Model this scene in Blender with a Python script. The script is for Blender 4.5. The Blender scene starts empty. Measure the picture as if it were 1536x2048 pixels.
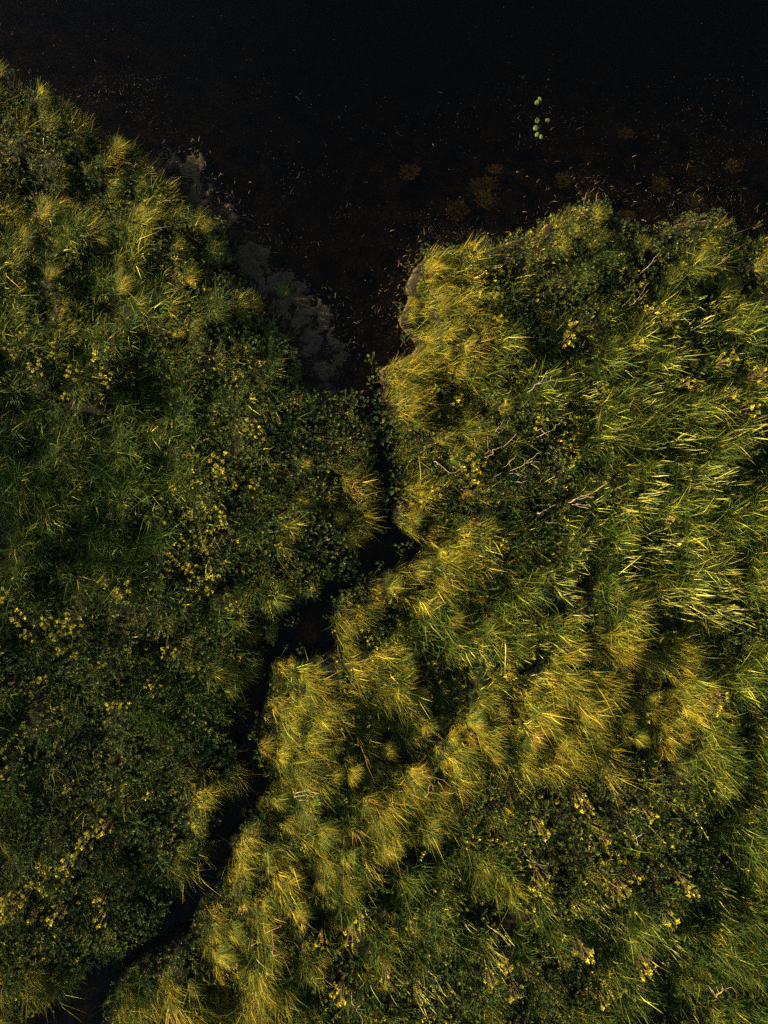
import bpy, math
import numpy as np
from mathutils import Vector

R = math.radians
rng = np.random.default_rng(11)
scene = bpy.context.scene
col = scene.collection

# ------------------------------------------------------------------ camera, sky, sun, exposure
H = 12.0                       # drone height above the water, metres
SPX = 12.98 / 1536.0           # metres per photo pixel at water level
cam_d = bpy.data.cameras.new('camera')
cam_d.sensor_fit = 'HORIZONTAL'
cam_d.angle = 2 * math.atan(12.98 / 2 / H)
cam_d.clip_end = 3000
cam = bpy.data.objects.new('camera', cam_d)
cam.location = (0, 0, H)
col.objects.link(cam)
scene.camera = cam

SUN_EL, SUN_AZ = 12.0, -18.0   # light travels towards +x and a little towards -y
sd = Vector((math.cos(R(SUN_EL)) * math.cos(R(SUN_AZ)), math.cos(R(SUN_EL)) * math.sin(R(SUN_AZ)), -math.sin(R(SUN_EL))))
world = bpy.data.worlds.new('World')
scene.world = world
world.use_nodes = True
wn = world.node_tree
sky = wn.nodes.new('ShaderNodeTexSky')
sky.sky_type = 'NISHITA'
sky.sun_disc = False
sky.sun_elevation = R(SUN_EL)
sky.sun_rotation = math.atan2(-sd.x, -sd.y)
wn.links.new(sky.outputs[0], wn.nodes['Background'].inputs[0])
wn.nodes['Background'].inputs[1].default_value = 0.05
sun_d = bpy.data.lights.new('sun', 'SUN')
sun_d.energy = 5.0
sun_d.angle = R(0.6)
sun_d.color = (1.0, 0.78, 0.44)
sun = bpy.data.objects.new('sun', sun_d)
sun.rotation_euler = sd.to_track_quat('-Z', 'Y').to_euler()
sun.location = (-20, 5, 15)
col.objects.link(sun)
vs = scene.view_settings
vs.view_transform = 'Standard'
vs.look = 'None'
vs.gamma = 1
vs.exposure = 2.1
scene.cycles.use_denoising = False
scene.cycles.max_bounces = 4
scene.cycles.use_adaptive_sampling = True
scene.cycles.adaptive_threshold = 0.025
scene.cycles.transparent_max_bounces = 6
scene.cycles.caustics_reflective = False
scene.cycles.caustics_refractive = False

# ------------------------------------------------------------------ helpers
def tag(o, label=None, cat=None, group=None, kind=None):
    if label: o['label'] = label
    if cat: o['category'] = cat
    if group: o['group'] = group
    if kind: o['kind'] = kind
    return o

def px(u, v, z=0.0):
    """photo pixel -> ground position of something whose visible top stands z above the water"""
    k = SPX * (H - z) / H
    return (u - 768) * k, (1024 - v) * k

def uv(x, y, z=0.0):
    k = SPX * (H - z) / H
    return 768 + x / k, 1024 - y / k

def make_mesh(name, V, T, C=None, smooth=False):
    me = bpy.data.meshes.new(name)
    V = np.ascontiguousarray(V, np.float32); T = np.ascontiguousarray(T, np.int32)
    me.vertices.add(len(V)); me.vertices.foreach_set('co', V.ravel())
    me.loops.add(T.size); me.loops.foreach_set('vertex_index', T.ravel())
    me.polygons.add(len(T))
    me.polygons.foreach_set('loop_start', np.arange(0, T.size, 3, dtype=np.int32))
    me.polygons.foreach_set('loop_total', np.full(len(T), 3, np.int32))
    if smooth: me.polygons.foreach_set('use_smooth', np.ones(len(T), bool))
    if C is not None:
        a = me.attributes.new('tint', 'FLOAT_COLOR', 'POINT')
        c4 = np.ones((len(V), 4), np.float32); c4[:, :3] = C
        a.data.foreach_set('color', c4.ravel())
    me.update()
    return me

def obj(name, me, mat=None, parent=None, loc=(0, 0, 0), rot=(0, 0, 0), scale=(1, 1, 1)):
    if mat is not None and len(me.materials) == 0: me.materials.append(mat)
    o = bpy.data.objects.new(name, me)
    o.location = loc; o.rotation_euler = rot; o.scale = scale
    if parent: o.parent = parent
    col.objects.link(o)
    return o

def empty(name, loc, rz=0.0, sc=1.0):
    o = bpy.data.objects.new(name, None)
    o.empty_display_size = 0.1
    o.location = loc; o.rotation_euler = (0, 0, rz); o.scale = (sc, sc, sc)
    col.objects.link(o)
    return o

class VN:                       # smooth value noise on a lattice
    def __init__(self, seed, n=64):
        self.g = np.random.default_rng(seed).random((n, n)); self.n = n
    def __call__(self, x, y):
        x = np.asarray(x, float); y = np.asarray(y, float)
        xi = np.floor(x).astype(int); yi = np.floor(y).astype(int)
        fx = x - xi; fy = y - yi
        fx = fx * fx * (3 - 2 * fx); fy = fy * fy * (3 - 2 * fy)
        g, n = self.g, self.n
        a = g[yi % n, xi % n]; b = g[yi % n, (xi + 1) % n]; c = g[(yi + 1) % n, xi % n]; d = g[(yi + 1) % n, (xi + 1) % n]
        return (a * (1 - fx) + b * fx) * (1 - fy) + (c * (1 - fx) + d * fx) * fy
N1, N2, N3, N4, N5 = VN(1), VN(2), VN(3), VN(4), VN(5)

def ribbons(base, az, lean, curl, length, width, colr, segs=3, twist=0.0, roll=None, r=rng):
    """grass blades: each a tapering ribbon that rises, arches over and ends in a point"""
    n = len(az)
    az = np.asarray(az, float); lean = np.broadcast_to(lean, n).astype(float); curl = np.broadcast_to(curl, n)
    length = np.broadcast_to(length, n); width = np.broadcast_to(width, n); twist = np.broadcast_to(twist, n)
    if roll is None: roll = r.uniform(-0.6, 0.6, n)
    p = np.array(base, float)
    vs_, cs_ = [], []
    for j in range(segs + 1):
        t = j / segs
        a = az + twist * t
        th = np.clip(lean + curl * t, 0, 2.3)
        d = np.stack([np.cos(a), np.sin(a), np.zeros(n)], 1)
        side = np.stack([-np.sin(a), np.cos(a), np.zeros(n)], 1)
        nrm = np.stack([-np.cos(th) * np.cos(a), -np.cos(th) * np.sin(a), np.sin(th)], 1)
        sdv = side * np.cos(roll)[:, None] + nrm * np.sin(roll)[:, None]
        if j < segs:
            w = width * (0.75 + 0.5 * t if t < 0.5 else 1.0 - 0.9 * (t - 0.5)) * 0.5
            vs_.append(p - sdv * w[:, None]); vs_.append(p + sdv * w[:, None])
            step = length / segs
            th2 = np.clip(lean + curl * (t + 0.5 / segs), 0, 2.3)
            p = p + (np.sin(th2) * step)[:, None] * d + np.stack([np.zeros(n), np.zeros(n), np.cos(th2) * step], 1)
        else:
            vs_.append(p)
    k = 2 * segs + 1
    V = np.stack(vs_, 1).reshape(-1, 3)
    tri = []
    for j in range(segs - 1):
        a0, b0, a1, b1 = 2 * j, 2 * j + 1, 2 * j + 2, 2 * j + 3
        tri += [(a0, b0, b1), (a0, b1, a1)]
    tri.append((2 * segs - 2, 2 * segs - 1, 2 * segs))
    tri = np.array(tri)
    T = (np.arange(n) * k)[:, None, None] + tri[None]
    C = np.repeat(np.asarray(colr, float), k, axis=0)
    return V, T.reshape(-1, 3), C

def leaves(base, az, pitch, length, width, colr, fold=0.25):
    """small shrub leaves: six-point blades folded along the midrib, pitch measured up from level"""
    n = len(az)
    d = np.stack([np.cos(az) * np.cos(pitch), np.sin(az) * np.cos(pitch), np.sin(pitch)], 1)
    s = np.stack([-np.sin(az), np.cos(az), np.zeros(n)], 1)
    u = np.stack([-np.cos(az) * np.sin(pitch), -np.sin(az) * np.sin(pitch), np.cos(pitch)], 1)
    L = length[:, None]; W = width[:, None]
    b = np.array(base)
    pts = [b, b + d * L * .5 + s * W * .5 + u * W * fold, b + d * L * .5 - s * W * .5 + u * W * fold, b + d * L - u * L * .12]
    V = np.stack(pts, 1).reshape(-1, 3)
    tri = np.array([(0, 3, 1), (0, 2, 3)])
    T = ((np.arange(n) * 4)[:, None, None] + tri[None]).reshape(-1, 3)
    return V, T, np.repeat(np.asarray(colr, float), 4, axis=0)

def tube(points, radii, sides=5):
    P = np.asarray(points, float); n = len(P)
    V = []; T = []
    for i in range(n):
        d = P[min(i + 1, n - 1)] - P[max(i - 1, 0)]
        d = d / (np.linalg.norm(d) + 1e-9)
        a = np.cross(d, (0, 0, 1.0))
        if np.linalg.norm(a) < 1e-3: a = np.array((1.0, 0, 0))
        a /= np.linalg.norm(a); b = np.cross(d, a)
        for k in range(sides):
            q = 2 * math.pi * k / sides
            V.append(P[i] + radii[i] * (a * math.cos(q) + b * math.sin(q)))
    for i in range(n - 1):
        for k in range(sides):
            p0 = i * sides + k; p1 = i * sides + (k + 1) % sides
            T += [(p0, p1, p1 + sides), (p0, p1 + sides, p0 + sides)]
    for k in range(1, sides - 1):
        T += [(0, k + 1, k), ((n - 1) * sides, (n - 1) * sides + k, (n - 1) * sides + k + 1)]
    return np.array(V), np.array(T)

def merge(parts):
    V, T, C, o = [], [], [], 0
    for v, t, c in parts:
        V.append(v); T.append(np.asarray(t) + o); C.append(c); o += len(v)
    return np.concatenate(V), np.concatenate(T), np.concatenate(C)

def vary(base, n, v=0.2, h=0.12, r=rng):
    c = np.asarray(base, float)[None] * np.exp(r.normal(0, v, (n, 1))) * (1 + r.normal(0, h, (n, 3)))
    return np.clip(c, 0.004, 0.75)

# ------------------------------------------------------------------ materials
def leaf_mat(name, transl=0.3, rough=0.55, spec=0.25, objvar=0.0):
    m = bpy.data.materials.new(name); m.use_nodes = True
    nt = m.node_tree; b = nt.nodes['Principled BSDF']; out = nt.nodes['Material Output']
    at = nt.nodes.new('ShaderNodeAttribute'); at.attribute_name = 'tint'
    src = at.outputs['Color']
    if objvar:
        oi = nt.nodes.new('ShaderNodeObjectInfo')
        hs = nt.nodes.new('ShaderNodeHueSaturation')
        mr = nt.nodes.new('ShaderNodeMapRange'); mr.inputs[3].default_value = 1 - objvar; mr.inputs[4].default_value = 1 + objvar
        mh = nt.nodes.new('ShaderNodeMapRange'); mh.inputs[3].default_value = 0.5 - objvar * .045; mh.inputs[4].default_value = 0.5 + objvar * .045
        nt.links.new(oi.outputs['Random'], mr.inputs[0]); nt.links.new(oi.outputs['Random'], mh.inputs[0])
        nt.links.new(mr.outputs[0], hs.inputs['Value']); nt.links.new(mh.outputs[0], hs.inputs['Hue'])
        nt.links.new(src, hs.inputs['Color']); src = hs.outputs[0]
    nt.links.new(src, b.inputs['Base Color'])
    b.inputs['Roughness'].default_value = rough
    b.inputs['Specular IOR Level'].default_value = spec
    tr = nt.nodes.new('ShaderNodeBsdfTranslucent'); nt.links.new(src, tr.inputs['Color'])
    mx = nt.nodes.new('ShaderNodeMixShader'); mx.inputs[0].default_value = transl
    nt.links.new(b.outputs[0], mx.inputs[1]); nt.links.new(tr.outputs[0], mx.inputs[2])
    nt.links.new(mx.outputs[0], out.inputs['Surface'])
    return m

M_sedge = leaf_mat('sedge_blade', 0.22, 0.7, 0.08)
M_straw = leaf_mat('straw_blade', 0.22, 0.75, 0.06)
M_shrub = leaf_mat('shrub_leaf', 0.18, 0.7, 0.1)
M_tstraw = leaf_mat('tussock_straw', 0.22, 0.75, 0.06, 0.22)
M_tgreen = leaf_mat('tussock_green', 0.22, 0.7, 0.08, 0.22)
M_reed = leaf_mat('reed_leaf', 0.30, 0.55, 0.2, 0.25)
M_sprig = leaf_mat('sprig_leaf', 0.30, 0.65, 0.12, 0.25)
M_wood = leaf_mat('dead_wood', 0.0, 0.8, 0.1, 0.2)
M_twig = leaf_mat('shrub_twig', 0.0, 0.8, 0.1, 0.2)
M_pad = leaf_mat('lily_pad_leaf', 0.1, 0.45, 0.4, 0.15)
M_weed = leaf_mat('water_weed_frond', 0.2, 0.7, 0.1, 0.2)
M_litter = leaf_mat('floating_litter', 0.0, 0.7, 0.2)

def ground_mat():
    m = bpy.data.materials.new('peat_ground'); m.use_nodes = True
    nt = m.node_tree; b = nt.nodes['Principled BSDF']
    tc = nt.nodes.new('ShaderNodeTexCoord')
    at = nt.nodes.new('ShaderNodeAttribute'); at.attribute_name = 'mud'
    def noise(scale, detail=6, rough=.65):
        n = nt.nodes.new('ShaderNodeTexNoise'); n.inputs['Scale'].default_value = scale
        n.inputs['Detail'].default_value = detail; n.inputs['Roughness'].default_value = rough
        nt.links.new(tc.outputs['Object'], n.inputs['Vector']); return n
    n1 = noise(7); n2 = noise(38, 4, .7); n3 = noise(2.2, 5)
    def ramp(src, stops):
        r = nt.nodes.new('ShaderNodeValToRGB'); e = r.color_ramp.elements
        e[0].position, e[0].color = stops[0][0], (*stops[0][1], 1)
        e[1].position, e[1].color = stops[1][0], (*stops[1][1], 1)
        for p, c in stops[2:]:
            q = e.new(p); q.color = (*c, 1)
        nt.links.new(src, r.inputs[0]); return r
    peat = ramp(n1.outputs[0], [(.3, (.004, .003, .0012)), (.7, (.010, .0078, .003))])
    mud = ramp(n2.outputs[0], [(.32, (.016, .011, .006)), (.68, (.105, .072, .034)), (.52, (.050, .034, .017))])
    mud2 = nt.nodes.new('ShaderNodeMix'); mud2.data_type = 'RGBA'; mud2.blend_type = 'MULTIPLY'; mud2.inputs[0].default_value = .8
    r3 = ramp(n3.outputs[0], [(.35, (.5, .5, .5)), (.65, (1, 1, 1))])
    nt.links.new(mud.outputs[0], mud2.inputs[6]); nt.links.new(r3.outputs[0], mud2.inputs[7])
    mx = nt.nodes.new('ShaderNodeMix'); mx.data_type = 'RGBA'
    nt.links.new(at.outputs['Fac'], mx.inputs[0]); nt.links.new(peat.outputs[0], mx.inputs[6]); nt.links.new(mud2.outputs[2], mx.inputs[7])
    aw = nt.nodes.new('ShaderNodeAttribute'); aw.attribute_name = 'weed'
    n4 = noise(2.6, 9, .72); n5 = noise(24, 5, .8)
    w1 = ramp(n4.outputs[0], [(.38, (0, 0, 0)), (.62, (1, 1, 1))])
    w2 = ramp(n5.outputs[0], [(.40, (.010, .007, .004)), (.66, (.42, .25, .09))])
    mw = nt.nodes.new('ShaderNodeMath'); mw.operation = 'MULTIPLY'
    nt.links.new(w1.outputs[0], mw.inputs[0]); nt.links.new(aw.outputs['Fac'], mw.inputs[1])
    mx2 = nt.nodes.new('ShaderNodeMix'); mx2.data_type = 'RGBA'
    nt.links.new(mw.outputs[0], mx2.inputs[0]); nt.links.new(peat.outputs[0], mx2.inputs[6]); nt.links.new(w2.outputs[0], mx2.inputs[7])
    nt.links.new(mx2.outputs[2], mx.inputs[6])
    nt.links.new(mx.outputs[2], b.inputs['Base Color'])
    b.inputs['Roughness'].default_value = .8; b.inputs['Specular IOR Level'].default_value = .15
    bp = nt.nodes.new('ShaderNodeBump'); bp.inputs['Strength'].default_value = .8; bp.inputs['Distance'].default_value = .02
    nt.links.new(n2.outputs[0], bp.inputs['Height']); nt.links.new(bp.outputs[0], b.inputs['Normal'])
    return m

def water_mat():
    m = bpy.data.materials.new('peat_water'); m.use_nodes = True
    nt = m.node_tree; nt.nodes.remove(nt.nodes['Principled BSDF']); out = nt.nodes['Material Output']
    tr = nt.nodes.new('ShaderNodeBsdfTransparent'); tr.inputs[0].default_value = (.78, .60, .36, 1)
    gl = nt.nodes.new('ShaderNodeBsdfGlossy'); gl.inputs['Roughness'].default_value = .04; gl.inputs[0].default_value = (.5, .48, .44, 1)
    fr = nt.nodes.new('ShaderNodeFresnel'); fr.inputs[0].default_value = 1.33
    tc = nt.nodes.new('ShaderNodeTexCoord')
    n = nt.nodes.new('ShaderNodeTexNoise'); n.inputs['Scale'].default_value = 3; n.inputs['Detail'].default_value = 3
    nt.links.new(tc.outputs['Object'], n.inputs['Vector'])
    bp = nt.nodes.new('ShaderNodeBump'); bp.inputs['Strength'].default_value = .05; bp.inputs['Distance'].default_value = .02
    nt.links.new(n.outputs[0], bp.inputs['Height'])
    nt.links.new(bp.outputs[0], gl.inputs['Normal']); nt.links.new(bp.outputs[0], fr.inputs['Normal'])
    mx = nt.nodes.new('ShaderNodeMixShader')
    nt.links.new(fr.outputs[0], mx.inputs[0]); nt.links.new(tr.outputs[0], mx.inputs[1]); nt.links.new(gl.outputs[0], mx.inputs[2])
    nt.links.new(mx.outputs[0], out.inputs['Surface'])
    return m

# ------------------------------------------------------------------ shoreline (photo pixels) and fields
LEFT = [(-900, 60), (-300, 90), (0, 140), (40, 185), (140, 212), (185, 270), (255, 300), (330, 345), (355, 420), (440, 455), (455, 520),
        (410, 548), (470, 575), (525, 640), (590, 715), (600, 775), (640, 800), (705, 795), (735, 840), (742, 920), (738, 1000),
        (735, 1050), (712, 1095), (690, 1140), (640, 1165), (585, 1215), (530, 1270), (508, 1340), (485, 1420), (465, 1460),
        (488, 1555), (440, 1600), (425, 1680), (385, 1760), (325, 1850), (195, 1925), (112, 1985), (70, 2048), (0, 2200), (-100, 2500), (-900, 2500)]
RIGHT = [(2500, 470), (1640, 490), (1536, 492), (1470, 488), (1430, 440), (1345, 448), (1290, 480), (1225, 452), (1195, 412), (1090, 445), (1060, 482),
         (960, 492), (855, 510), (822, 550), (806, 610), (806, 655), (835, 700), (765, 745), (758, 800), (775, 890), (790, 945),
         (785, 1050), (850, 1092), (830, 1115), (740, 1160), (662, 1200), (665, 1265), (690, 1300), (600, 1322), (548, 1315), (530, 1400),
         (500, 1468), (535, 1555), (492, 1615), (462, 1670), (440, 1745), (400, 1795), (375, 1855), (290, 1895), (232, 1955), (205, 2048), (150, 2200), (60, 2500), (2500, 2500)]
MUD = [(645, 690, 46), (630, 650, 50), (600, 625, 40), (650, 735, 30), (385, 335, 30), (400, 390, 28), (335, 320, 22), (510, 520, 36),
       (560, 590, 50), (650, 800, 36), (440, 430, 30)]

def sstep(a, b, x):
    t = np.clip((x - a) / (b - a), 0, 1); return t * t * (3 - 2 * t)

def polydist(x, y, poly):
    P = np.array([px(*p) for p in poly]); Q = np.roll(P, -1, 0)
    d2 = np.full(x.shape, 1e9); ins = np.zeros(x.shape, bool)
    for (ax, ay), (bx, by) in zip(P, Q):
        ex, ey = bx - ax, by - ay
        t = np.clip(((x - ax) * ex + (y - ay) * ey) / (ex * ex + ey * ey + 1e-12), 0, 1)
        d2 = np.minimum(d2, (x - ax - t * ex) ** 2 + (y - ay - t * ey) ** 2)
        c = ((ay > y) != (by > y)) & (x < (bx - ax) * (y - ay) / (by - ay + 1e-12) + ax)
        ins ^= c
    return np.where(ins, 1, -1) * np.sqrt(d2)

XE, YE, ST = 9.2, 11.4, 0.05
gx = np.arange(-XE, XE + 1e-6, ST); gy = np.arange(-YE, YE + 1e-6, ST)
far = np.array([.5, 1.5, 4, 10, 30, 100, 400.0])
GX = np.concatenate([-XE - far[::-1], gx, XE + far]); GY = np.concatenate([-YE - far[::-1], gy, YE + far])
XX, YY = np.meshgrid(GX, GY)
wob = 0.10 * (N1(XX * 3.1, YY * 3.1) - .5) + 0.07 * (N2(XX * 8, YY * 8) - .5)
SDF = np.maximum(polydist(XX, YY, LEFT), polydist(XX, YY, RIGHT)) + wob + .055 * sstep(2.2, .8, YY) * sstep(-3.6, -2.2, YY)
MUDF = np.zeros_like(XX); MUDZ = np.full_like(XX, -9.0)
for (u, v, r_) in MUD:
    x0, y0 = px(u, v); rr = r_ * SPX * 1.25
    g = np.exp(-(((XX - x0) ** 2 + (YY - y0) ** 2) / rr ** 2) ** 1.5)
    MUDF = np.maximum(MUDF, g)
MUDF = np.clip(MUDF * 1.5 + (0.7 * (N3(XX * 4, YY * 4) - .5) + .7 * (N1(XX * 12, YY * 12) - .5)) * (MUDF > .03), 0, 1)

land = sstep(-0.06, 0.10, SDF)
zl = 0.10 + 0.10 * sstep(0, .6, SDF) + 0.16 * (N4(XX * 1.1, YY * 1.1) - .4) + 0.22 * (N5(XX * 3.0, YY * 3.0) - .5)
zw = -0.05 - 0.30 * np.minimum(np.maximum(-SDF - .05, 0), 3.5)
zw = zw * (1 - MUDF) + MUDF * (0.005 + 0.030 * (N2(XX * 5, YY * 5) - .5) + .036 * (N4(XX * 13, YY * 13) - .5))
ZZ = zw * (1 - land) + np.maximum(zl, 0.05) * land

def bil(F, x, y):
    fx = np.clip((np.asarray(x) - gx[0]) / ST, 0, len(gx) - 1.001); fy = np.clip((np.asarray(y) - gy[0]) / ST, 0, len(gy) - 1.001)
    ix = fx.astype(int); iy = fy.astype(int); fx = fx - ix; fy = fy - iy; k = len(far)
    G = F[k:-k, k:-k]
    return (G[iy, ix] * (1 - fx) + G[iy, ix + 1] * fx) * (1 - fy) + (G[iy + 1, ix] * (1 - fx) + G[iy + 1, ix + 1] * fx) * fy

def grid_of(s):
    return np.array([[int(c) for c in r.strip()] for r in s.split()], float) / 9.0
GOLD = grid_of("""000000000000 530000000000 462100000000 644400005412 654310953343 332222953222 101122642111 000024541110
 000144652110 111134543442 112555446773 111266677763 111456653111 123565442111 112654321111 435654222111""")
SEDGE = grid_of("""000000000000 200000000000 432000000000 654200001211 776310123445 665410257777 887520245777 998321234788
 997532235778 554651567667 547433874347 754344443347 654345554348 555345674348 544346576679 523466454668""")
SHRUB = grid_of("""200000000000 600000000000 653200000000 344400008886 222430478643 343465244334 123664556433 123654567322
 122543554332 454454332223 674434222123 577532111233 576422247762 664322436872 667322646542 444136767553""")

def field(G, x, y, z=0.35):
    u, v = uv(x, y, z)
    fx = np.clip((u - 64) / 128, 0, 10.999); fy = np.clip((v - 64) / 128, 0, 14.999)
    ix = fx.astype(int); iy = fy.astype(int); fx = fx - ix; fy = fy - iy
    return (G[iy, ix] * (1 - fx) + G[iy, ix + 1] * fx) * (1 - fy) + (G[iy + 1, ix] * (1 - fx) + G[iy + 1, ix + 1] * fx) * fy

PATCH = [VN(131), VN(141), VN(151)]
def weights(x, y):
    """how strongly each carpet (sedge, straw grass, shrub) holds a spot"""
    out = []
    for G, nz, fr in ((SEDGE, PATCH[0], 1.5), (GOLD, PATCH[1], 1.7), (SHRUB, PATCH[2], 1.4)):
        f = field(G, x, y)
        out.append((f, f + .62 * (.62 * nz(x * fr, y * fr) + .38 * nz(x * fr * 2.6 + 9, y * fr * 2.6) - .5)))
    return out
def scatter(kind, n, seed, edge=0.03, soft=.16, floor=.10):
    r = np.random.default_rng(seed)
    x = r.uniform(-XE + .2, XE - .2, n); y = r.uniform(-YE + .2, YE - .2, n)
    w = weights(x, y)
    oth = np.maximum(w[(kind + 1) % 3][1], w[(kind + 2) % 3][1])
    f = w[kind][0]
    p = (floor * f + (1 - floor) * sstep(-soft, soft * .6, w[kind][1] - oth)) * sstep(.0, .2, f)
    if kind < 2: p = p * (.22 + .78 * sstep(.22, .42, .7 * PATCH[0](x * 2.7 + 31, y * 2.7) + .3 * PATCH[1](x * 6, y * 6)))      # gaps between the tufts
    keep = (r.random(n) < p) & (bil(SDF, x, y) > edge)
    return x[keep], y[keep], f[keep]

# ------------------------------------------------------------------ hand-placed plants (photo pixels)
# grass tussocks: u, v, size, straw share, strength of comb
TUSS = {
 'on the upper left bank by the dark water': [(75, 205, .75, .75), (122, 222, .7, .7), (95, 262, .8, .75), (150, 295, .75, .6), (165, 345, .65, .55),
      (228, 298, .7, .7), (215, 365, .75, .6), (265, 370, .8, .6), (325, 365, .55, .45), (310, 408, .65, .6), (85, 430, 1.0, .7), (125, 450, 1.0, .75),
      (195, 472, .85, .35), (285, 455, .85, .65), (400, 462, .9, .7), (415, 500, .85, .5), (345, 505, .85, .4)],
 'in the left meadow above the dark sedge': [(270, 605, .95, .7), (240, 580, .9, .6), (375, 560, .8, .5), (380, 655, .75, .6), (345, 668, .75, .65), (100, 560, .9, .5), (40, 480, .9, .55)],
 'on the left shore of the stream mouth': [(495, 608, .7, .8), (430, 632, .8, .25), (530, 662, .45, .9), (560, 582, .6, .1), (578, 752, .55, .75), (540, 742, .7, .2)],
 'along the left edge of the narrow channel': [(690, 958, .8, .5), (590, 1005, .8, .6), (580, 1045, .75, .65), (672, 1045, .6, .85), (688, 1085, .75, .7), (728, 1045, .5, .75),
      (605, 935, .7, .4), (545, 1195, .95, .3), (530, 1265, .6, .6), (420, 1340, .95, .5), (455, 1375, .8, .45), (370, 1330, .8, .35), (400, 1595, .95, .65), (385, 1640, .8, .55), (345, 1745, .8, .3), (355, 1700, .8, .35), (60, 1955, .9, .4), (100, 1965, .7, .4)],
 'at the tip of the right bank by the water': [(1185, 432, .6, .8), (1140, 470, .95, .45), (1110, 500, .95, .55), (1180, 500, .95, .35), (1160, 560, .95, .3), (1215, 540, .9, .3), (1280, 500, .75, .5), (1410, 495, .75, .8), (1380, 540, .9, .5),
      (1330, 570, .9, .45), (1510, 535, .85, .55), (1450, 580, .9, .4)],
 'on the sunlit edge right of the stream mouth': [(822, 605, .5, .85), (820, 635, .5, .8), (885, 590, .75, .9), (880, 625, .8, .8), (855, 672, .75, .8), (900, 665, .85, .65), (885, 708, .8, .8), (930, 690, .8, .4), (950, 735, .75, .75), (915, 745, .6, .7)],
 'along the right edge of the narrow channel': [(795, 785, .75, .85), (815, 815, .7, .8), (1000, 820, .5, .8), (880, 880, .8, .5), (900, 915, .85, .55), (800, 915, .6, .4), (825, 1035, .75, .75), (815, 1060, .6, .7), (855, 1080, .5, .85), (925, 1075, .6, .9), (965, 1050, .7, .6),
      (850, 1125, .65, .65), (780, 1175, .7, .7), (710, 1248, .75, .85), (690, 1262, .6, .8), (740, 1215, .7, .75), (575, 1335, .6, .8), (620, 1375, .7, .6), (660, 1398, .7, .9), (590, 1420, .7, .5)],
 'in the golden patch right of the lower channel': [(520, 1495, .75, .85), (555, 1510, .75, .8), (595, 1525, .8, .8), (580, 1450, .8, .75), (620, 1470, .8, .7), (665, 1480, .8, .6), (765, 1500, .65, .85), (700, 1540, .9, .8), (660, 1555, .8, .8), (545, 1600, .75, .6), (570, 1645, .7, .85),
      (610, 1605, .8, .6), (730, 1600, .9, .75), (770, 1620, .9, .7), (640, 1660, .9, .5), (690, 1650, .8, .6), (490, 1665, .85, .5), (525, 1705, .8, .6), (560, 1700, .7, .55), (535, 1735, .7, .7), (650, 1725, .85, .6), (690, 1705, .75, .75), (770, 1690, .85, .8), (480, 1630, .5, .9),
      (575, 1765, .65, .4), (640, 1760, .7, .6), (690, 1770, .75, .5), (595, 1815, .75, .6), (430, 1760, .45, .95), (530, 1800, .65, .7), (820, 1550, .9, .8), (870, 1590, .85, .95), (850, 1650, .85, .7)],
 'on the lower left point beside the channel end': [(425, 1845, .75, .6), (460, 1855, .8, .65), (490, 1865, .75, .6), (440, 1905, .8, .45), (255, 1985, .7, .75), (290, 2010, .75, .75), (335, 1985, .8, .6), (380, 1960, .75, .5), (270, 2040, .7, .75), (400, 2020, .8, .6)],
 'in the combed golden belt right of centre': [(1300, 1395, .95, .85), (1330, 1420, .9, .85), (1240, 1440, .9, .85), (1270, 1470, .9, .8), (1120, 1480, .9, .8), (1060, 1470, .9, .75), (940, 1440, .85, .75), (850, 1450, .85, .8), (900, 1480, .85, .8), (1000, 1430, .85, .6),
      (1180, 1400, .9, .6), (1200, 1350, .9, .7), (1260, 1290, .9, .7), (1290, 1330, .9, .75), (1360, 1470, .9, .5), (820, 1480, .8, .8), (980, 1510, .9, .7), (1050, 1540, .85, .6)],
 'among the yellow-green sedges below the channel bend': [(800, 1330, .7, .5), (790, 1370, .7, .5), (745, 1390, .7, .3), (830, 1390, .8, .5), (905, 1235, .75, .4), (960, 1250, .75, .4), (860, 1210, .7, .45)],
}
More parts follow.
